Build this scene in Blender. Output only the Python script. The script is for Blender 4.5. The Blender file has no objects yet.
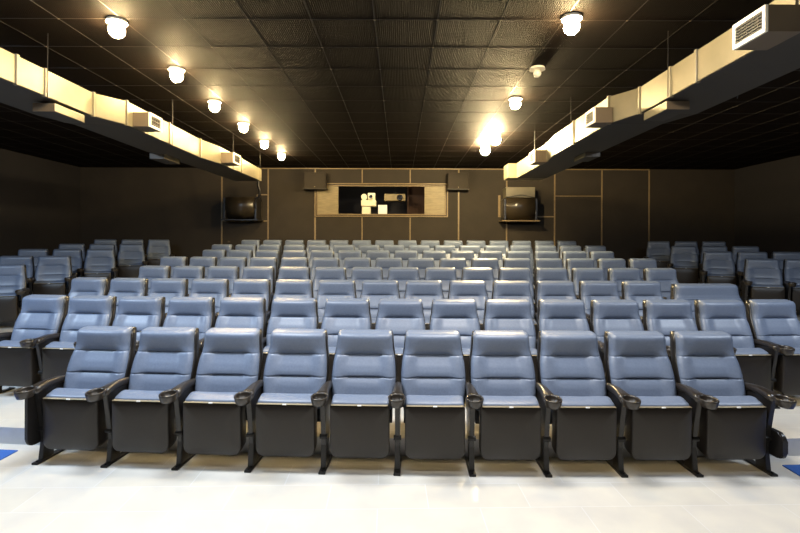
import bpy, bmesh, math, random
from mathutils import Vector, Matrix
random.seed(4)
PI = math.pi
S = bpy.context.scene
COL = S.collection

# ------------------------------------------------------------------ materials
def mat(name, base, rough=.5, metal=0., spec=.5, coat=0., coat_rough=.1):
    m = bpy.data.materials.new(name); m.use_nodes = True
    b = m.node_tree.nodes['Principled BSDF']
    b.inputs['Base Color'].default_value = (*base, 1)
    b.inputs['Roughness'].default_value = rough
    b.inputs['Metallic'].default_value = metal
    b.inputs['Specular IOR Level'].default_value = spec
    b.inputs['Coat Weight'].default_value = coat
    b.inputs['Coat Roughness'].default_value = coat_rough
    return m
def N(m, t, **kw):
    n = m.node_tree.nodes.new(t)
    for k, v in kw.items(): setattr(n, k, v)
    return n
def L(m, a, b): m.node_tree.links.new(a, b)
def noise_mix(m, c1, c2, scale, detail=4, bump=0., dist=.01, coord='Object', stretch=None, lo=.35, hi=.65):
    b = m.node_tree.nodes['Principled BSDF']
    tc = N(m, 'ShaderNodeTexCoord'); nz = N(m, 'ShaderNodeTexNoise')
    nz.inputs['Scale'].default_value = scale; nz.inputs['Detail'].default_value = detail
    if stretch:
        mp = N(m, 'ShaderNodeMapping'); mp.inputs['Scale'].default_value = stretch
        L(m, tc.outputs[coord], mp.inputs[0]); L(m, mp.outputs[0], nz.inputs['Vector'])
    else: L(m, tc.outputs[coord], nz.inputs['Vector'])
    r = N(m, 'ShaderNodeValToRGB')
    r.color_ramp.elements[0].position = lo; r.color_ramp.elements[1].position = hi
    r.color_ramp.elements[0].color = (*c1, 1); r.color_ramp.elements[1].color = (*c2, 1)
    L(m, nz.outputs[0], r.inputs[0]); L(m, r.outputs[0], b.inputs['Base Color'])
    if bump:
        bp = N(m, 'ShaderNodeBump'); bp.inputs['Strength'].default_value = bump; bp.inputs['Distance'].default_value = dist
        L(m, nz.outputs[0], bp.inputs['Height']); L(m, bp.outputs[0], b.inputs['Normal'])
    return m

M = {}
M['leather'] = noise_mix(mat('blue leather', (.2,.27,.4), .40, spec=.6), (.132,.168,.246), (.152,.190,.274), 60, 6, .08, .003)
M['pan'] = noise_mix(mat('dark brown plastic', (.03,.025,.02), .42), (.014,.0105,.008), (.018,.0138,.0105), 140, 3, .12, .002)
M['black'] = noise_mix(mat('black plastic', (.01,.01,.01), .33), (.010,.009,.009), (.016,.014,.013), 90, 3, .05, .002)
M['arm'] = noise_mix(mat('armrest plastic', (.02,.015,.012), .3, spec=.6), (.018,.014,.011), (.026,.02,.015), 90, 3, .05, .002)
M['blackmetal'] = mat('black painted steel', (.012,.011,.011), .38, .3)
M['trim'] = mat('brushed metal strip', (.34,.29,.20), .5, .6)
M['plate'] = mat('white number plate', (.85,.85,.85), .35)
M['duct'] = noise_mix(mat('cream painted sheet metal', (.62,.52,.33), .42, .25), (.155,.135,.085), (.205,.178,.118), 2.2, 6, .15, .01)
M['duct_dark'] = mat('dark shelf and underside shade', (.02,.017,.015), .6)  # near-black for painted shade under ducts and boxes, and the speaker shelf
M['white'] = mat('white painted metal', (.8,.76,.66), .4)
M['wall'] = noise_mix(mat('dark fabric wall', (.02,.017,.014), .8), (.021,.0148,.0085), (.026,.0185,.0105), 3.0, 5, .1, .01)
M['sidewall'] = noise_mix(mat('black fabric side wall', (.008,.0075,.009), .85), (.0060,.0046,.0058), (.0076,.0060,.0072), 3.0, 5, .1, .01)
M['oak'] = noise_mix(mat('oak strip', (.4,.27,.12), .45), (.17,.118,.054), (.23,.162,.077), 8, 5, .1, .004, stretch=(6,1,1))
M['panel'] = noise_mix(mat('pale wood board', (.4,.3,.15), .5), (.19,.15,.075), (.25,.195,.10), 5, 5, .1, .004, stretch=(1,1,6))
M['booth'] = mat('brown booth wall', (.10,.05,.03), .7)
M['boothdark'] = mat('dark booth lining', (.012,.012,.02), .8)
M['ivory'] = mat('ivory projector housing', (.78,.74,.55), .4)
M['lens'] = mat('dark glass lens', (.01,.01,.012), .08, coat=1)
M['blue'] = noise_mix(mat('blue carpet', (.02,.09,.42), .9), (.018,.085,.36), (.03,.12,.46), 200, 3, .2, .004)
M['shade_brown'] = mat('brown box shade tone', (.10,.075,.05), .5)  # brown puts the shade of unlit box faces into the colour
M['slat'] = mat('grey grille slats', (.045,.038,.03), .6)
M['grille'] = mat('dark grille recess', (.02,.018,.015), .7)

# floor tiles
def floor_mat():
    m = mat('pale floor tiles', (.7,.68,.62), .28, spec=.5)
    b = m.node_tree.nodes['Principled BSDF']
    tc = N(m, 'ShaderNodeTexCoord')
    mp = N(m, 'ShaderNodeMapping'); mp.inputs['Rotation'].default_value = (0,0,math.radians(-1.5)); mp.inputs['Location'].default_value = (.06,.02,0)
    L(m, tc.outputs['Object'], mp.inputs[0])
    br = N(m, 'ShaderNodeTexBrick'); br.offset = 0.5; br.offset_frequency = 2; br.squash = 1
    br.inputs['Scale'].default_value = 1; br.inputs['Brick Width'].default_value = .70; br.inputs['Row Height'].default_value = .335
    br.inputs['Mortar Size'].default_value = .004; br.inputs['Mortar Smooth'].default_value = .3; br.inputs['Bias'].default_value = 0
    br.inputs['Color1'].default_value = (.70,.675,.61,1); br.inputs['Color2'].default_value = (.745,.72,.665,1); br.inputs['Mortar'].default_value = (.80,.79,.77,1)
    L(m, mp.outputs[0], br.inputs[0])
    nz = N(m, 'ShaderNodeTexNoise'); nz.inputs['Scale'].default_value = 3.5; nz.inputs['Detail'].default_value = 8
    L(m, tc.outputs['Object'], nz.inputs['Vector'])
    r = N(m, 'ShaderNodeValToRGB'); r.color_ramp.elements[0].position=.35; r.color_ramp.elements[1].position=.7
    r.color_ramp.elements[0].color=(.80,.80,.82,1); r.color_ramp.elements[1].color=(.91,.905,.89,1)
    L(m, nz.outputs[0], r.inputs[0])
    mx = N(m, 'ShaderNodeMix', data_type='RGBA', blend_type='MULTIPLY'); mx.inputs[0].default_value = 1
    L(m, br.outputs['Color'], mx.inputs[6]); L(m, r.outputs[0], mx.inputs[7]); L(m, mx.outputs[2], b.inputs['Base Color'])
    bp = N(m, 'ShaderNodeBump'); bp.inputs['Strength'].default_value = .1; bp.inputs['Distance'].default_value = .002
    L(m, br.outputs['Fac'], bp.inputs['Height']); L(m, bp.outputs[0], b.inputs['Normal'])
    return m
M['floor'] = floor_mat()
M['riser'] = noise_mix(mat('grey step riser', (.5,.5,.52), .5), (.50,.51,.54), (.58,.59,.62), 6, 5, .05, .003)

def ceiling_mat():
    m = mat('dark metal mesh ceiling', (.02,.016,.014), .68, .0, spec=.03)
    b = m.node_tree.nodes['Principled BSDF']
    tc = N(m, 'ShaderNodeTexCoord')
    w = N(m, 'ShaderNodeTexWave', wave_type='BANDS', bands_direction='X'); w.inputs['Scale'].default_value = 16
    w2 = N(m, 'ShaderNodeTexWave', wave_type='BANDS', bands_direction='Y'); w2.inputs['Scale'].default_value = 16
    L(m, tc.outputs['Object'], w.inputs[0]); L(m, tc.outputs['Object'], w2.inputs[0])
    ad = N(m, 'ShaderNodeMath', operation='ADD'); L(m, w.outputs['Fac'], ad.inputs[0]); L(m, w2.outputs['Fac'], ad.inputs[1])
    nz = N(m, 'ShaderNodeTexNoise'); nz.inputs['Scale'].default_value = 1.3; nz.inputs['Detail'].default_value = 3
    L(m, tc.outputs['Object'], nz.inputs['Vector'])
    r = N(m, 'ShaderNodeValToRGB'); r.color_ramp.elements[0].color = (.0070,.0049,.0040,1); r.color_ramp.elements[1].color = (.0098,.0070,.0055,1)
    L(m, nz.outputs[0], r.inputs[0]); L(m, r.outputs[0], b.inputs['Base Color'])
    bp = N(m, 'ShaderNodeBump'); bp.inputs['Strength'].default_value = .45; bp.inputs['Distance'].default_value = .012
    L(m, ad.outputs[0], bp.inputs['Height']); L(m, bp.outputs[0], b.inputs['Normal'])
    return m
M['ceiling'] = ceiling_mat()
def emis(name, c, s):
    m = bpy.data.materials.new(name); m.use_nodes = True
    nt = m.node_tree; nt.nodes.clear()
    e = nt.nodes.new('ShaderNodeEmission'); o = nt.nodes.new('ShaderNodeOutputMaterial')
    e.inputs[0].default_value = (*c, 1); e.inputs[1].default_value = s
    nt.links.new(e.outputs[0], o.inputs[0]); return m
WARM = (1, .74, .36)
M['bulb'] = emis('warm lamp glow', WARM, 330)
M['bulb_hot'] = emis('strong warm lamp glow', (1,.77,.40), 800)
M['bulb_off'] = mat('frosted unlit lamp glass', (.75,.72,.6), .25)

# ------------------------------------------------------------------ helpers
def obj(name, bm, m, parent=None, smooth=False, loc=None, mats=None):
    me = bpy.data.meshes.new(name)
    bmesh.ops.recalc_face_normals(bm, faces=bm.faces)
    if smooth:
        for f in bm.faces: f.smooth = True
    bm.to_mesh(me); bm.free()
    for mm in (mats or [m]): me.materials.append(mm)
    o = bpy.data.objects.new(name, me); COL.objects.link(o)
    if parent: o.parent = parent
    if loc: o.location = loc
    return o
def tag(o, label=None, cat=None, group=None, kind=None):
    if label: o['label'] = label
    if cat: o['category'] = cat
    if group: o['group'] = group
    if kind: o['kind'] = kind
    return o
def thing(name, label, cat, loc=(0,0,0), rz=0, group=None):
    o = bpy.data.objects.new(name, None); COL.objects.link(o)
    o.location = loc; o.rotation_euler = (0,0,rz); o.empty_display_size = .1
    return tag(o, label, cat, group)
def box(bm, x0, x1, y0, y1, z0, z1, bev=0, seg=2):
    r = bmesh.ops.create_cube(bm, size=1)
    for v in r['verts']:
        v.co = Vector(((x0+x1)/2 + v.co.x*(x1-x0), (y0+y1)/2 + v.co.y*(y1-y0), (z0+z1)/2 + v.co.z*(z1-z0)))
    if bev:
        es = list({e for v in r['verts'] for e in v.link_edges})
        bmesh.ops.bevel(bm, geom=es, offset=bev, segments=seg, affect='EDGES', profile=.5)
    return bm
def bx(*a, **k): return box(bmesh.new(), *a, **k)
def loft(bm, loops, cap=True):
    vs = [[bm.verts.new(p) for p in lp] for lp in loops]
    n = len(vs[0])
    for a, b in zip(vs, vs[1:]):
        for i in range(n): bm.faces.new((a[i], a[(i+1)%n], b[(i+1)%n], b[i]))
    if cap: bm.faces.new(vs[0][::-1]); bm.faces.new(vs[-1])
    return bm
def prism(bm, pts, axis, a, b, bev=0):
    """polygon pts extruded along axis ('x': pts are (y,z); 'y': (x,z); 'z': (x,y))"""
    def P(p, t): return {'x': (t,p[0],p[1]), 'y': (p[0],t,p[1]), 'z': (p[0],p[1],t)}[axis]
    A = [bm.verts.new(P(p,a)) for p in pts]; B = [bm.verts.new(P(p,b)) for p in pts]
    n = len(pts); fs = [bm.faces.new(A), bm.faces.new(B[::-1])]
    for i in range(n): fs.append(bm.faces.new((A[i],B[i],B[(i+1)%n],A[(i+1)%n])))
    if bev:
        es = [e for e in bm.edges if e.link_faces and (fs[0] in e.link_faces or fs[1] in e.link_faces)]
        bmesh.ops.bevel(bm, geom=es, offset=bev, segments=2, affect='EDGES')
    return bm
def cyl(bm, p0, p1, r, n=16, r2=None):
    p0, p1 = Vector(p0), Vector(p1); d = (p1-p0).normalized()
    u = d.orthogonal().normalized(); w = d.cross(u); r2 = r if r2 is None else r2
    loft(bm, [[p + (u*math.cos(2*PI*i/n) + w*math.sin(2*PI*i/n))*rr for i in range(n)] for p, rr in ((p0,r),(p1,r2))])
    return bm
def tube(bm, pts, r, n=10):
    pts = [Vector(p) for p in pts]; loops = []
    for i, p in enumerate(pts):
        d = (pts[min(i+1,len(pts)-1)] - pts[max(i-1,0)]).normalized()
        u = d.cross(Vector((0,1,.01))).normalized(); w = d.cross(u)
        loops.append([p + (u*math.cos(2*PI*k/n)+w*math.sin(2*PI*k/n))*r for k in range(n)])
    return loft(bm, loops)
def copy_tree(o, parent=None):
    c = o.copy(); COL.objects.link(c); c.parent = parent
    for ch in list(o.children): copy_tree(ch, c)
    return c
def interp(tab, t):
    if t <= tab[0][0]: return tab[0][1]
    for (a, va), (b, vb) in zip(tab, tab[1:]):
        if t <= b:
            k = (t-a)/(b-a); return va + (vb-va)*k
    return tab[-1][1]
def sstep(a, b, x):
    t = max(0, min(1, (x-a)/(b-a))); return t*t*(3-2*t)

# ------------------------------------------------------------------ the seat (faces -y, floor at z 0, front of foot at y 0)
CEN = [(.44,.225),(.50,.243),(.56,.255),(.61,.268),(.645,.284),(.668,.300),(.681,.309),(.692,.298),(.72,.302),(.77,.325),(.815,.352),(.84,.366),(.857,.379),
       (.872,.364),(.892,.356),(.93,.349),(.97,.344),(1.0,.342),(1.018,.348),(1.034,.370),(1.042,.412),(1.046,.455)]
EDG = [(.44,.20),(.50,.214),(.56,.232),(.62,.252),(.68,.272),(.75,.297),(.81,.322),(.857,.346),(.90,.355),(.95,.354),(.995,.353),(1.018,.358),(1.034,.378),(1.042,.415),(1.046,.455)]
WID = [(.44,.238),(.50,.252),(.58,.264),(.66,.268),(.72,.268),(.80,.262),(.857,.252),(.90,.243),(.97,.236),(1.01,.234),(1.03,.231),(1.044,.224)]
THK = [(.44,.05),(.70,.062),(.857,.068),(.95,.091),(1.02,.110),(1.034,.096),(1.042,.062),(1.046,.028)]
def back_bm(W=1.0, plain=False):
    zs = sorted(set([.44+.606*i/44 for i in range(44)] + [.668,.675,.681,.687,.694,.848,.857,.866,1.036,1.041,1.046]))
    n = 28; loops = []
    for z in zs:
        w = interp(WID, z)*W; t = interp(THK, z); lp = []
        e = interp(EDG, z); c = interp(CEN, z)
        if plain: c = e + .6*(c-e) if z < .84 else e - .004
        for i in range(n+1):
            u = -1 + 2*i/n; au = abs(u)
            k = 1 - sstep(.44, .82, au)
            y = e + (c-e)*k
            # thin seam outside the tufted centre
            for sz in (.681, .857):
                y += .006*max(0, 1-abs(z-sz)/.008)
            if au > .86: y += .030*((au-.86)/.14)**2
            lp.append((u*w, y, z))
        cb = e + t
        for u in (1, .96, .5, 0, -.5, -.96, -1):
            lp.append((u*w*.995, cb + (.012 if abs(u) < .97 else -.008), z))
        loops.append(lp)
    # soft rounded crown
    last = loops[-1]; cy = .47
    loops.append([(p[0]*.97, cy+(p[1]-cy)*.72, 1.0495) for p in last])
    return loft(bmesh.new(), loops)
def shell_bm(W=1.0):
    loops = []
    for i in range(17):
        z = .34 + (1.036-.34)*i/16
        e = interp(EDG, max(z,.44)) - (0 if z > .44 else (.44-z)*.35); t = interp(THK, z)
        w = (interp(WID, z) + .007)*W
        if i == 16: w -= .008
        y0, y1 = e + t - .022, e + t + .070
        lp = [(-w,y0,z),(-w,y1-.02,z),(-w+.022,y1,z),(0,y1+.012,z),(w-.022,y1,z),(w,y1-.02,z),(w,y0,z),(w-.012,y0,z),(-w+.012,y0,z)]
        loops.append(lp)
    return loft(bmesh.new(), loops)
def rrect(w, h, r, cx=0, cz=0, n=5, bottom_r=None):
    pts = []; br = bottom_r or r
    for (sx, sz, a0, rr) in ((1,1,0,r),(-1,1,90,r),(-1,-1,180,br),(1,-1,270,br)):
        for i in range(n+1):
            a = math.radians(a0 + 90*i/n)
            pts.append((cx + sx*(w-rr) + rr*math.cos(a), cz + sz*(h-rr) + rr*math.sin(a)))
    return pts
def cushion_bm(W=1.0):
    """folded-up cushion: side profile swept over its width, ends rounded"""
    prof = [(.055,.150),(.052,.35),(.035,.50),(.014,.548),(.030,.565),(.075,.578),(.105,.588),(.135,.589),(.160,.580),(.178,.562),(.186,.53),(.188,.44),(.186,.20),(.15,.145)]
    cy, cz = .118, .37; loops = []
    for x, s in ((-.226,.90),(-.222,.95),(-.212,.982),(-.195,1),(-.1,1),(0,1),(.1,1),(.195,1),(.212,.982),(.222,.95),(.226,.90)):
        dip = .003*max(0, 1-abs(x)/.17)
        loops.append([(x*W*(.93 if z < .45 else 1), cy+(y-cy)*s, cz+(z-cz)*(1-(1-s)*.45) - (dip if z > .55 else 0)) for y, z in prof])
    return loft(bmesh.new(), loops)
def pan_bm(W=1.0):
    """plastic underside of the folded seat, bulging a little to the front, big lower corner radii"""
    bm = bmesh.new(); loops = []
    for y, ins in ((.150,.010),(.10,.004),(.040,.000),(.010,.000),(.001,.004),(-.003,.012),(-.012,.06),(-.016,.12)):
        pts = rrect(.234*W-ins, .208-ins, max(.012,.02-ins*.1), 0, .333, 5, bottom_r=max(.02,.06-ins*.2))
        loops.append([(p[0], y + (.020*((p[1]-.33)/-.2) if p[1] < .33 else 0)*.6, p[1]) for p in pts])
    return loft(bm, loops)
def arm_bm():
    st = [(.38,.615,.024,.020),(.33,.640,.028,.026),(.25,.653,.031,.028),(.16,.658,.034,.028),(.09,.654,.038,.026),(.03,.645,.046,.025),(-.028,.636,.054,.024)]
    loops = []
    for y, z, w, h in st:
        loops.append([(px, y, pz) for px, pz in rrect(w, h, min(w,h)*.7, 0, z-h, 3)])
    return loft(bmesh.new(), loops)
def cup_bm():
    bm = bmesh.new(); n = 28
    rings = [(.036,.576),(.052,.582),(.060,.606),(.065,.626),(.067,.634),(.0665,.642),(.062,.645),(.055,.641),(.053,.632),(.047,.590),(.02,.588)]
    loops = [[(r*math.cos(2*PI*i/n), -.096 + 1.18*r*math.sin(2*PI*i/n), z - .08*(1.18*r*math.sin(2*PI*i/n))*-1) for i in range(n)] for r, z in rings]
    return loft(bm, loops)
def standard_bm():
    bm = bmesh.new()
    prism(bm, [(.00,.615),(.33,.625),(.36,.56),(.27,.40),(.20,.20),(.075,.20),(.045,.40)], 'x', -.019, .019, .004)
    return bm
def leg_bm():
    bm = bmesh.new()
    prism(bm, [(.085,.24),(.18,.24),(.175,.018),(.055,.018)], 'x', -.021, .021, .004)
    return bm
def foot_bm():
    bm = bmesh.new()
    box(bm, -.027, .027, -.005, .33, 0, .018, .004)
    cyl(bm, (0,.022,.017), (0,.022,.026), .009, 10)
    cyl(bm, (0,.29,.017), (0,.29,.026), .009, 10)
    return bm
PITCH = .588
def make_seat(W=1.0, pitch=PITCH, plain=False, first=False, left_panel=False, right_pod=False):
    t = thing('cinema_seat', '', 'seat')
    obj('backrest', back_bm(W, plain), M['leather'], t, True)
    obj('back_shell', shell_bm(W), M['black'], t, True)
    obj('seat_cushion', cushion_bm(W), M['leather'], t, True)
    pan = obj('seat_pan', pan_bm(W), M['pan'], t, True)
    obj('edge_strip', bx(-.222*W, .222*W, -.012, .046, .542, .5475, .002, 1), M['trim'], pan)
    obj('number_plate', bx(-.016, .016, -.018, -.008, .5405, .550, .002, 1), M['plate'], pan)
    h = pitch/2
    def side(x):
        a = obj('armrest', arm_bm(), M['arm'], t, True, (x,0,0))
        obj('cup_holder', cup_bm(), M['arm'], a, True)
        s = obj('side_frame', standard_bm(), M['black'], t, False, (x,0,0))
        k = bmesh.new(); cyl(k, (-.030,.07,.27), (.030,.07,.27), .020, 16); obj('hinge_bolt', k, M['blackmetal'], s)
        l = obj('leg', leg_bm(), M['black'], t, False, (x,0,0))
        obj('foot_bar', foot_bm(), M['blackmetal'], l)
    side(h)
    if first: side(-h)
    if left_panel:
        pts = rrect(.115, .235, .02, .065, .39, 6, bottom_r=.07)
        obj('end_panel', prism(bmesh.new(), pts, 'x', -h-.045, -h-.021, .004), M['black'], t)
    if right_pod:
        pts = rrect(.10, .10, .055, .045, .245, 6)
        obj('end_pod', prism(bmesh.new(), pts, 'x', h+.021, h+.062, .008), M['black'], t)
    return t

# seating frame: rows are gently curved and turned a degree and a half from the room
YAW = math.radians(1.5); CU, SU = math.cos(YAW), math.sin(YAW); RC = 50.
def seat_xy(u, v):
    w = v + u*u/(2*RC) - 4
    return (u*CU + w*SU, 4 + w*CU - u*SU)
ROWV = [3.80,4.895,6.095,7.295,8.495,9.695,10.845,12.045]
BASE = [0,.148,.262,.375,.490,.605,.715,.830]
RN = ['front','second','third','fourth','fifth','sixth','seventh','rearmost']
ORD = ['leftmost','second from the left','third from the left','fourth from the left','fifth from the left','sixth from the left','seventh from the left','eighth from the left',
       'eighth from the right','seventh from the right','sixth from the right','fifth from the right','fourth from the right','third from the right','second from the right','rightmost']
def ordinal(i, n):
    if n == 10: return ORD[i] if i < 5 else ORD[16-n+i]
    if n == 15: return 'in the exact middle' if i == 7 else (ORD[i] if i < 7 else ORD[i+1])
    return ORD[i]
proto = {}
def seat(kind, **kw):
    if kind not in proto:
        proto[kind] = make_seat(**kw); return proto[kind]
    return copy_tree(proto[kind])
def place(o, u, v, b):
    x, y = seat_xy(u, v); o.location = (x - (.012 if b == 0 else (.026 if b < .2 else .036)), y, b)
    o.rotation_euler = (0, 0, -YAW + math.atan(u/RC))
for r in range(8):
    n = 10 if r == 0 else (15 if r in (1,3,5,7) else 16)
    rowname = 'front row' if r == 0 else ('rearmost row of the centre block' if r == 7 else RN[r]+' row of the centre block')
    us = [(i-(n-1)/2)*PITCH for i in range(n)]
    m = n
    for i, u in enumerate(us):
        if r == 2 and i == 15: continue
        if r == 2 and i == 14:
            u = (us[14]+us[15])/2
            o = make_seat(W=1.80, pitch=PITCH*2, plain=True); o.scale = (1,1,.965)
            o.name = 'double_seat'
            tag(o, 'blue padded double-width seat with one wide back at the right end of the third row', 'seat')
            place(o, u, ROWV[r], BASE[r]); continue
        if r == 0 and i == 0: o = make_seat(first=True, left_panel=True)
        elif r == 0 and i == n-1: o = make_seat(right_pod=True)
        elif i == 0: o = seat('first', first=True)
        else: o = seat('std')
        place(o, u, ROWV[r], BASE[r])
        if r == 2:
            w = ORD[i] if i < 8 else {8:'sixth',9:'fifth',10:'fourth',11:'third',12:'second',13:''}[i]+' left of the double seat'
            if i == 13: w = 'directly left of the double seat'
            lab = 'blue padded cinema seat, third row of centre block, ' + w
        else:
            lab = 'blue padded cinema seat, ' + rowname + ', ' + ordinal(i, n)
        tag(o, lab, 'seat', 'seats in the ' + rowname)
# side blocks beyond the aisles: slightly wider seats, three abreast on the upper five tiers
SP = .64
tiers = {3:'front tier', 4:'second tier', 5:'third tier', 6:'fourth tier', 7:'rearmost tier'}
posn = ['beside the aisle', 'middle of three', 'nearest the side wall']
for side, sname in ((-1,'left'), (1,'right')):
    for r in range(3, 8):
        cnt = {(-1,3):1, (-1,4):2, (1,4):2, (1,3):0}.get((side, r), 3)
        for k in range(cnt):
            inner_first = (side < 0)   # armrest child sits on +x; aisle side closes the row
            if side < 0: o = seat('wide_first', W=1.07, pitch=SP, first=True) if k == cnt-1 else seat('wide', W=1.07, pitch=SP)
            else: o = seat('wide_first', W=1.07, pitch=SP, first=True) if k == 0 else seat('wide', W=1.07, pitch=SP)
            TH = math.radians(24); TL = math.radians(14)
            tx = {(-1,3):-6.70,(-1,4):-6.73,(-1,5):-6.57,(-1,6):-6.52,(-1,7):-6.45,(1,4):6.83,(1,5):6.78,(1,6):6.72,(1,7):6.76}[(side,r)]
            ty = ROWV[r] + (1.04 if side < 0 else .74)
            tx += side*k*SP*math.cos(TL); ty -= k*SP*math.sin(TL)
            # the block is turned towards the middle of the room; the backs' tops sit at (tx, ty)
            o.location = (tx - side*.455*math.sin(TH), ty - .455*math.cos(TH), BASE[r])
            o.rotation_euler = (0, 0, -side*TH)
            tr = tiers[r] if not (side > 0 and r == 4) else 'front tier'
            tr = {5:'second tier',6:'third tier'}.get(r, tr) if side > 0 else tr
            tag(o, 'blue padded cinema seat, %s side block, %s, %s' % (sname, tr, posn[k] if (cnt == 3 or k == 0) else 'second from the aisle'), 'seat', 'seats in the %s side block' % sname)

# ------------------------------------------------------------------ setting
XL, XR, YF, YB, H = -9.1, 9.5, -4.0, 13.9, 3.93
def floor_mesh():
    bm = bmesh.new(); us = [-9.9 + 19.8*i/60 for i in range(61)]
    def line(v, z):
        out = []
        for u in us:
            x, y = seat_xy(u, v); out.append(bm.verts.new((max(XL,min(XR,x)), min(y,YB), z)))
        return out
    prev = [bm.verts.new((max(XL,min(XR,u)), YF, 0)) for u in us]
    def strip(a, b, mi):
        for i in range(60):
            try: f = bm.faces.new((a[i],a[i+1],b[i+1],b[i])); f.material_index = mi
            except ValueError: pass
    for r in range(1, 8):
        v = ROWV[r-1] + .40 if r > 1 else ROWV[0]+.36
        a = line(v, BASE[r-1]); strip(prev, a, 0)
        b = line(v, BASE[r]); strip(a, b, 1); prev = b
    e = [bm.verts.new((p.co.x, YB, BASE[7])) for p in prev]; strip(prev, e, 0)
    return bm
f = obj('floor', floor_mesh(), None, mats=[M['floor'], M['riser']]); tag(f, kind='structure')
def struct(name, bm, m, parent=None):
    o = obj(name, bm, m, parent)
    if not parent: o['kind'] = 'structure'
    return o
ce = struct('ceiling', bx(XL-.1, XR+.1, YF-.1, YB+.1, H, H+.1), M['ceiling'])
g = bmesh.new()
M['tbar'] = mat('dark ceiling rail', (.016,.012,.0095), .6, 0)
M['railbolt'] = mat('dull steel bolt', (.12,.10,.07), .5, .3)
xs = [-.25 + .60*i for i in range(-14, 16)]
ys = [2.0 + .66*i for i in range(0, 18)]
for x in xs: box(g, x-.004, x+.004, YF, YB, H-.0018, H)
for y in ys: box(g, XL, XR, y-.004, y+.004, H-.0015, H)
obj('ceiling_rails', g, M['tbar'], ce)
g = bmesh.new()
for x in xs[8:22]:
    for y in ys[3:14]: cyl(g, (x,y,H-.006), (x,y,H-.001), .010, 8)
obj('rail_bolts', g, M['railbolt'], ce)
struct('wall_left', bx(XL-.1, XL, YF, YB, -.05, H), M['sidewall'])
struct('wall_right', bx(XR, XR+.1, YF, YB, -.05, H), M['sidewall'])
struct('wall_front', bx(XL-.1, XR+.1, YF-.1, YF, -.05, H), M['sidewall'])

K = YB/489.
def wx(px): return (px-400)*K
def wz(py): return 1.81-(py-243)*K
# back wall with the projection port cut out
X0, X1, Z0, Z1 = wx(316.5), wx(446), wz(215), wz(185.5)
bm = bmesh.new()
box(bm, XL-.1, X0, YB, YB+.12, -.05, H); box(bm, X1, XR+.1, YB, YB+.12, -.05, H)
box(bm, X0, X1, YB, YB+.12, -.05, Z0); box(bm, X0, X1, YB, YB+.12, Z1, H)
struct('wall_back', bm, M['wall'])
tn = 0
def strip(px0, px1, py0, py1, t=.012):
    global tn; tn += 1
    struct('trim_%d' % tn, bx(wx(px0), wx(px1), YB-t, YB, wz(py1), wz(py0), .003, 1), M['oak'])
for px in (221.7, 268, 410, 458.5, 506.5, 554.5, 601.7, 649):
    y0, y1 = 168.5, 262
    if px == 410: strip(px-.6, px+.6, 169.6, 183); strip(px-.6, px+.6, 217.5, 262)
    else: strip(px-.7, px+.7, 169.6, 262)
for px in (315.0, 362): 
    if px == 362: strip(px-.6, px+.6, 169.6, 183); strip(px-.6, px+.6, 217.5, 262)
    else: strip(px-.8, px+.8, 217.6, 262); strip(px-.7, px+.7, 169.6, 183)
strip(222, 649, 167.6, 169.4, .02)
strip(256.5, 257.7, 195, 221); strip(257.8, 267.2, 194.6, 195.8); strip(222.5, 267.2, 220.8, 222)
strip(498, 500.2, 195, 215.5); strip(498, 553.7, 215.6, 216.8); strip(555.3, 601, 195, 196)
# projection window: frame, end boards, ledge
w = obj('window_1', bmesh.new(), M['oak']); 
bm = bmesh.new()
a, b, c, d = wx(314.5), wx(447.8), wz(217), wz(183.4); T = .032
for (p,q,r_,s) in ((a,b,d-T,d),(a,b,c,c+T),(a,a+T,c+T,d-T),(b-T,b,c+T,d-T)): box(bm, p, q, YB-.04, YB+.10, r_, s, .004, 1)
bpy.data.objects.remove(w)
w = obj('window_1', bm, M['oak']); w['kind'] = 'structure'
bm = bmesh.new()
a2, b2, c2, d2 = a+.085, b-.085, c+.085, d-.085; T = .03
for (p,q,r_,s) in ((a2-.03,b2+.03,d2,d2+T),(a2-.03,b2+.03,c2-T,c2),(a2-T,a2,c2,d2),(b2,b2+T,c2,d2)): box(bm, p, q, YB-.015, YB+.11, r_, s, .003, 1)
obj('inner_frame', bm, M['oak'], w)
o1, o2 = wx(338), wx(424.5)
obj('side_board', bx(a2, o1, YB+.03, YB+.06, c2, d2), M['panel'], w)
obj('side_board', bx(o2, b2, YB+.03, YB+.06, c2, d2), M['panel'], w)
# booth behind
bm = bmesh.new()
BY0, BY1 = YB+.12, YB+2.6
bz0, bz1, bx0, bx1 = wz(222), wz(160), X0-.3, X1+.5
struct('wall_booth_back', box(bm, bx0, bx1, BY1, BY1+.05, bz0, bz1), M['boothdark'])
struct('wall_booth_left', bx(bx0-.05, bx0, BY0, BY1, bz0, bz1), M['boothdark'])
struct('ceiling_booth', bx(bx0, bx1, BY0, BY1, bz1, bz1+.05), M['boothdark'])
struct('floor_booth', bx(bx0, bx1, BY0, BY1, bz0-.05, bz0), M['boothdark'])
struct('wall_booth_right', bx(wx(408), bx1, BY1-.9, BY1-.85, bz0, bz1), M['booth'])
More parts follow.
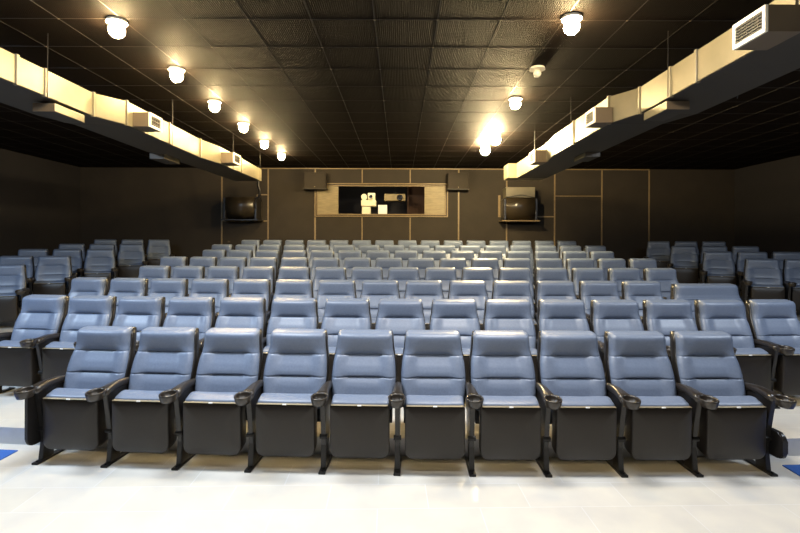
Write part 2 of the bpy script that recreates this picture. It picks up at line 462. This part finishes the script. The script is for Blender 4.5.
# projector, paper box, second projector in the booth
kb = (YB+.9)/489.
def ox(px): return (px-400)*kb
def oz(py): return 1.81-(py-243)*kb
t = thing('film_projector', 'ivory film projector standing behind the left part of the projection window', 'projector', (ox(368.5), YB+1.0, bz0))
px, pz = ox(368.5), bz0
def rel(x): return x-px
obj('pedestal', bx(rel(ox(362)), rel(ox(370.5)), -.2,.2, 0, oz(207)-pz, .01), M['ivory'], t)
obj('lamp_house', bx(rel(ox(361)), rel(ox(376)), -.18,.3, oz(206.4)-pz, oz(200.5)-pz, .02), M['ivory'], t)
bm = bx(rel(ox(367.5)), rel(ox(375)), -.12,.2, oz(200.3)-pz, oz(193)-pz, .02); obj('film_head', bm, M['ivory'], t)
bm = bmesh.new(); cyl(bm, (rel(ox(364)),-.12,oz(197)-pz), (rel(ox(364)),.10,oz(197)-pz), .09, 20, .075); box(bm, rel(ox(362)), rel(ox(366)), -.1,.1, oz(200.4)-pz, oz(199)-pz); obj('reel', bm, M['ivory'], t, False)
bm = bmesh.new(); cyl(bm, (rel(ox(371)),-.26,oz(197)-pz), (rel(ox(371)),-.11,oz(197)-pz), .05, 20); obj('projector_lens', bm, M['lens'], t)
tag(obj('paper_box', bx(-.135,.135,-.1,.1,0,oz(205)-bz0), M['plate'], None, False, (ox(382.5), YB+1.0, bz0)), 'white box standing right of the ivory projector in the booth window', 'box')
t = thing('digital_projector', 'small beige projector with round dark lens hanging in the booth window', 'projector', (ox(395), YB+1.1, oz(197.5)))
obj('housing', bx(-.33,.31,-.2,.2,-.10,.11,.015), M['panel'], t)
bm = bmesh.new(); cyl(bm, (.14,-.26,0),(.14,-.19,0),.085,24,.10); obj('lens_barrel', bm, M['lens'], t)
obj('ceiling_mount', bx(-.02,.02,-.02,.02,.10,bz1-oz(197.5)), M['blackmetal'], t)
l = bpy.data.lights.new('booth_lamp','POINT'); l.energy = 16; l.color=(1,.85,.55); l.shadow_soft_size=.05
lo = bpy.data.objects.new('booth_lamp', l); lo.location=(ox(374), YB+.30, oz(178)); COL.objects.link(lo)

# wall speakers
def speaker(pxa, pxb, pya, pyb, label):
    x0, x1, z0, z1 = wx(pxa)*.978, wx(pxb)*.978, 1.81+(wz(pyb)-1.81)*.978, 1.81+(wz(pya)-1.81)*.978
    cx = (x0+x1)/2; t = thing('wall_speaker', label, 'speaker', (cx, YB-.02, z0), 0, 'speakers above the projection window')
    w = (x1-x0)/2; h = z1-z0
    obj('cabinet', bx(-w, w, -.30, -.04, 0.03, h, .012), M['wall'], t)
    obj('base_shelf', bx(-w-.02, w+.02, -.33, 0, 0, .03, .004), M['duct_dark'], t)
    obj('speaker_grille', bx(-w+.02, w-.02, -.312, -.298, .03, h-.02, .004), M['wall'], t)
    obj('bracket', bx(-.04,.04,-.05,.02,h*.3,h*.7), M['blackmetal'], t)
    obj('badge', bx(-.012,.012,-.318,-.31,.06,.075), M['trim'], t)
speaker(303.5, 325.5, 172.5, 189.5, 'dark box speaker on the back wall above the left end of the projection window')
speaker(447.8, 468.5, 172.5, 189.5, 'dark box speaker on the back wall above the right end of the projection window')

# ------------------------------------------------------------------ air ducts
ZT, ZBT = 1.81+1.75, 1.81+1.465
def duct(name, label, sgn, path, width, seams):
    t = thing(name, label, 'air duct', (sgn*path[0][0], path[0][1], ZBT))
    ox_, oy_ = sgn*path[0][0], path[0][1]
    loops = []
    for X, Y, zb, zt in path:
        xi, xo = sgn*X-ox_, sgn*(X+width)-ox_
        loops.append([(xi,Y-oy_,zb-ZBT),(xi,Y-oy_,zt-ZBT),(xo,Y-oy_,zt-ZBT),(xo,Y-oy_,zb-ZBT)])
    bm = loft(bmesh.new(), loops)
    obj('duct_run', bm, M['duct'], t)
    # dark sheet painting in the shade under the run
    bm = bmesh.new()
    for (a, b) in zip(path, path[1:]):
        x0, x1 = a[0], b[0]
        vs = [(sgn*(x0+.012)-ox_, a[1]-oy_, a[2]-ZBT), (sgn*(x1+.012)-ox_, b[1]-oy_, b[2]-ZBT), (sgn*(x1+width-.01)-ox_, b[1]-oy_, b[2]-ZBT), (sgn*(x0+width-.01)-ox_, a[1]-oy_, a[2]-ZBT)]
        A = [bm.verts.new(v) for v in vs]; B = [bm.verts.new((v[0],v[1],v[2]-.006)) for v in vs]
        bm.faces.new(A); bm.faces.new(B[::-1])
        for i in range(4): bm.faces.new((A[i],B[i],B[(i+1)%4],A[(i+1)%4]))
    obj('underside_shade', bm, M['duct_dark'], t)
    def at(Y):
        for a, b in zip(path, path[1:]):
            if a[1] <= Y <= b[1]:
                k = (Y-a[1])/(b[1]-a[1]); return [a[i]+(b[i]-a[i])*k for i in (0,2,3)]
    for Y in seams:
        X, zb, zt = at(Y)
        x0, x1 = sorted((sgn*(X-.014)-ox_, sgn*(X+.03)-ox_))
        obj('flange', bx(x0, x1, Y-oy_-.018, Y-oy_+.018, zb-ZBT-.012, zt-ZBT+.012, .003, 1), M['duct'], t)
    return t, at, ox_, oy_
lpath = [(3.61,2.2,ZBT+.02,ZT),(3.61,5.75,ZBT+.02,ZT),(3.40,6.08,ZBT-.005,ZT),(3.40,8.25,ZBT-.02,ZT),(3.30,8.95,ZBT-.02,ZT),(3.32,11.7,ZBT+.01,ZT)]
rpath = [(2.68,2.2,ZBT+.02,ZT),(2.68,5.48,ZBT,ZT),(2.48,5.83,ZBT-.03,ZT),(2.48,7.9,ZBT-.03,ZT),(2.55,8.5,ZBT-.03,ZT),(2.55,10.7,ZBT-.03,ZT)]
dl, latf, lox, loy = duct('air_duct', 'long cream sheet metal air duct hanging under the ceiling on the left', -1, lpath, .65, [4.6,4.97,5.75,6.08,7.2,8.3,10.2])
dr, ratf, rox, roy = duct('air_duct', 'long cream sheet metal air duct hanging under the ceiling on the right', 1, rpath, .65, [3.32,4.43,4.86,5.48,5.83,7.0,8.5])
def rods(t, sgn, at, ox_, oy_, ylist):
    for Y in ylist:
        X, zb, zt = at(Y)
        bm = bmesh.new(); x = sgn*(X-.022)-ox_
        cyl(bm, (x, Y-oy_, zb-ZBT-.03), (x, Y-oy_, H-ZBT), .0035, 8)
        cyl(bm, (x+sgn*.69, Y-oy_, zb-ZBT-.02), (x+sgn*.69, Y-oy_, H-ZBT), .0035, 8)
        obj('hanger', bm, M['blackmetal'], t)
rods(dl, -1, latf, lox, loy, [4.97, 7.25, 9.6, 11.5])
rods(dr, 1, ratf, rox, roy, [4.86, 7.05, 9.2])
# right end box of the duct
bm = bx(2.36-rox, 3.20-rox, 10.7-roy, 11.15-roy, -.03, ZT-ZBT, .004); obj('end_box', bm, M['duct'], dr)
# outlets (registers) sticking out of the duct sides
def outlet(t, sgn, ox_, oy_, Xg, Xd, Y0, Y1, z0, z1, rows):
    b = obj('outlet_box', bx(*sorted((sgn*Xg-ox_, sgn*Xd-ox_)), Y0-oy_, Y1-oy_, z0-ZBT, z1-ZBT), M['shade_brown'], t)  # dark brown carries the shade of the unlit sides
    xg = sgn*Xg-ox_; s = -sgn
    bm = bmesh.new(); fw = .028
    def fbox(y0,y1,za,zb,t0,t1): box(bm, *sorted((xg+s*t0, xg+s*t1)), y0-oy_, y1-oy_, za-ZBT, zb-ZBT)
    fbox(Y0,Y1,z1-fw,z1,0,.02); fbox(Y0,Y1,z0,z0+fw,0,.02); fbox(Y0,Y0+fw,z0+fw,z1-fw,0,.02); fbox(Y1-fw,Y1,z0+fw,z1-fw,0,.02)
    obj('outlet_frame', bm, M['white'], b)
    bm = bmesh.new(); fbox(Y0+fw,Y1-fw,z0+fw,z1-fw,.0,.004); obj('recess', bm, M['grille'], b)
    bm = bmesh.new()
    for i in range(rows):
        z = z0+fw+(z1-z0-2*fw)*(i+.5)/rows
        fbox(Y0+fw,Y1-fw,z-.004,z+.004,.004,.017)
    for i in range(1, 5):
        y = Y0+fw+(Y1-Y0-2*fw)*i/5
        fbox(y-.004,y+.004,z0+fw,z1-fw,.004,.012)
    obj('grille', bm, M['slat'], b)
e = 1.81
outlet(dr, 1, rox, roy, 2.45, 2.68, 3.26, 3.58, e+1.42, e+1.60, 6)
outlet(dr, 1, rox, roy, 2.30, 2.50, 5.76, 6.04, e+1.43, e+1.61, 6)
outlet(dr, 1, rox, roy, 2.35, 2.56, 8.50, 8.85, e+1.42, e+1.63, 5)
outlet(dl, -1, lox, loy, 3.20, 3.40, 5.99+.22, 6.28+.25, e+1.47, e+1.65, 3)
outlet(dl, -1, lox, loy, 3.08, 3.31, 8.60+.4, 8.97+.42, e+1.47, e+1.66, 3)
# sheet metal boxes hanging under the ducts
def under(x0, x1, y0, y1, label):
    t = thing('metal_box', label, 'metal box', ((x0+x1)/2,(y0+y1)/2,e+1.365), 0, 'sheet metal boxes under the ducts')
    w, d = abs(x1-x0)/2, (y1-y0)/2
    obj('body', bx(-w,w,-d,d,0.004,.088,.003,1), M['duct'], t)
    obj('bottom_shade', bx(-w,w,-d,d,0,.0038), M['duct_dark'], t)  # dark sheet stands in for the shade below the box
    for q in (-1,1): obj('end_shade', bx(-w,w,*sorted((q*d,q*(d+.004))),0,.086), M['shade_brown'], t)  # brown sheets paint the unlit ends darker than the body
    bm = bmesh.new()
    for s in (-1,1): cyl(bm, (0,s*d*.7,.085), (0,s*d*.7,.11+.02), .012, 8)
    obj('hanger_stud', bm, M['blackmetal'], t)
under(-3.85,-3.62,5.12,5.60,'pale sheet metal box hanging under the left duct, the nearer and larger one')
under(-4.10,-3.86,8.0,8.55,'pale sheet metal box hanging under the left duct, the farther one')
under(2.70,2.93,4.96,5.42,'pale sheet metal box hanging under the right duct, the nearer and larger one')
under(2.90,3.13,7.66,8.15,'pale sheet metal box hanging under the right duct, the farther one')

# air handlers on the back wall at the end of each duct
def handler(xc, label, upper):
    t = thing('air_handler', label, 'air conditioner', (xc, YB-.02, wz(221)), 0, 'air handlers at the ends of the ducts')
    b0 = 0; hh = wz(199)-wz(221)
    prof = []
    for i in range(9):
        a = PI/2*i/8
        prof.append((-.42+.28*0 - .0 - .0 + .20*(1-math.cos(0)) , 0)) if False else None
    prof = [(0,.04),(-.10,.02),(-.26,.05),(-.40,.13),(-.48,.26),(-.50,.40),(-.47,hh),(0,hh)]
    obj('housing', prism(bmesh.new(), prof, 'x', -.40, .40, .01), M['acdark'], t, True)
    for s in (-1,1):
        obj('end_cap', bx(min(s*.40,s*.46), max(s*.40,s*.46), -.46, 0, .02, hh-.02, .01), M['black'], t)
    if upper:
        obj('plenum', bx(-.40,.40,-.42,0,hh+.015,hh+.30,.006), M['duct'], t)
        bm = tube(bmesh.new(), [(-.40+i*.08, -.44, hh+.02+.06*math.sin(PI*i/10)**2) for i in range(11)], .008, 6); obj('cable', bm, M['blackmetal'], t)
    obj('shelf_strip', bx(-.52,.52,-.5,0,-.02,.012,.003,1), M['oak'] if upper else M['black'], t)
    return t
M['acdark'] = noise_mix(mat('dark glossy casing', (.03,.025,.02), .3, coat=.3), (.03,.022,.013), (.042,.031,.018), 3, 3)
handler(wx(242)*.98, 'dark rounded air handler on the back wall below the end of the left duct', False)
hr = handler(wx(519)*.98, 'dark rounded air handler with pale plenum on the back wall below the right duct', True)
# black hose curling from the left duct end down to the air handler
hx = lambda px, Y: (px-400)*Y/489.; hz = lambda py, Y: 1.81-(py-243)*Y/489.
Yh = 12.6
pts = [(257.3,166),(257.2,176),(257.3,186),(258.6,192),(258,196.5),(254.5,199),(252.3,203),(252,209)]
bm = tube(bmesh.new(), [(hx(p,Yh),Yh+.03*i,hz(q,Yh)) for i,(p,q) in enumerate(pts)], .035, 10)
bmesh.ops.translate(bm, vec=(-lox,-loy,-ZBT), verts=bm.verts)
tag(obj('flexible_hose', bm, M['black'], dl, True), 'black hose curling down')

# ------------------------------------------------------------------ ceiling lamps
def lamp(px, py, label, kind, r=.075):
    Zb = H-.085
    Y = (Zb-1.81)*489/(243-py); X = (px-400)*Y/489
    t = thing('ceiling_lamp', label, 'ceiling lamp', (X, Y, H), 0, 'round lamps in the ceiling')
    bm = bmesh.new(); cyl(bm, (0,0,-.028), (0,0,-.0001), .095, 24, .085); obj('lamp_holder', bm, M['white'], t)
    bm = bmesh.new(); bmesh.ops.create_icosphere(bm, subdivisions=2, radius=r, matrix=Matrix.Translation((0,0,-.028-r*.9)))
    obj('bulb', bm, M[kind], t, True)
seqs = ['nearest and largest','second nearest','third nearest','fourth nearest','fifth nearest','farthest']
for (px, py), q in zip([(116,30),(176,76),(214,107),(243,128),(264,145),(281,157)], seqs):
    lamp(px, py, 'lit warm round lamp of the left ceiling line, the %s of six' % q, 'bulb')
lamp(571, 25, 'lit warm round lamp on the right of the ceiling, nearest the camera', 'bulb')
lamp(515, 103, 'lit warm round lamp of the right ceiling line, middle one near the duct', 'bulb')
lamp(495, 138, 'very bright round lamp of the right ceiling line, nearer of the glaring pair', 'bulb_hot', .10)
lamp(485, 149, 'very bright round lamp of the right ceiling line, farther of the glaring pair', 'bulb_hot', .10)
lamp(536.7, 74, 'unlit round lamp on the right of the ceiling between two lit ones', 'bulb_off', .05)

# blue carpets in front of the first step
def mat_piece(u0, u1, v0, v1, label):
    bm = bmesh.new(); pts = []
    n = 6
    for i in range(n+1): u = u0+(u1-u0)*i/n; pts.append(seat_xy(u, v0))
    for i in range(n+1): u = u1+(u0-u1)*i/n; pts.append(seat_xy(u, v1))
    prism(bm, pts, 'z', .0, .008)
    tag(obj('floor_mat', bm, M['blue']), label, 'floor mat')
mat_piece(-5.2, -3.30, 3.2, 4.03, 'bright blue floor mat at the left edge, beyond the left end of the front row')
mat_piece(3.13, 5.0, 3.2, 3.98, 'bright blue floor mat at the right edge, beyond the right end of the front row')

# ------------------------------------------------------------------ unseen house lights over the front seats and floor, above the frame
def house(x, y, z, sx, sy, e_, col, aim):
    l = bpy.data.lights.new('unseen_house_light','AREA'); l.shape='RECTANGLE'; l.size=sx; l.size_y=sy; l.energy=e_; l.color=col
    o = bpy.data.objects.new('unseen_house_light', l); o.location=(x,y,z); COL.objects.link(o)
    d = Vector(aim)-Vector((x,y,z)); o.rotation_euler = d.to_track_quat('-Z','Y').to_euler()
house(-5.6, 3.4, 3.87, 1.4, .5, 150, (.62,.79,1), (-5.8,5.6,0))
house(-1.9, 3.65, 3.87, 1.2, .4, 84, (.84,.92,1), (-1.9,4.0,0))
house(0.9, 3.65, 3.87, 1.2, .4, 70, (1,.97,.93), (0.9,4.0,0))
house(5.0, 3.4, 3.87, 1.4, .5, 90, (.80,.89,1), (5.4,5.6,0))
house(0, 1.6, 3.87, 3, .4, 42, (1,.98,.94), (0,1.8,0))

# ------------------------------------------------------------------ world, camera, view
w = bpy.data.worlds.new('w'); S.world = w; w.use_nodes = True
w.node_tree.nodes['Background'].inputs[0].default_value = (.5,.5,.55,1); w.node_tree.nodes['Background'].inputs[1].default_value = .02
cam = bpy.data.cameras.new('cam'); co = bpy.data.objects.new('cam', cam); COL.objects.link(co); S.camera = co
co.location = (0,0,1.81)
co.rotation_euler = (Matrix.Rotation(math.radians(90),3,'X') @ Matrix.Rotation(math.radians(.2),3,'Z')).to_euler()
cam.lens = 22.0; cam.sensor_width = 36; cam.shift_y = -23.5/800; cam.clip_start = .05
vs = S.view_settings; vs.view_transform = 'Standard'; vs.look = 'None'; vs.gamma = 1; vs.exposure = .75; vs.use_curve_mapping = False
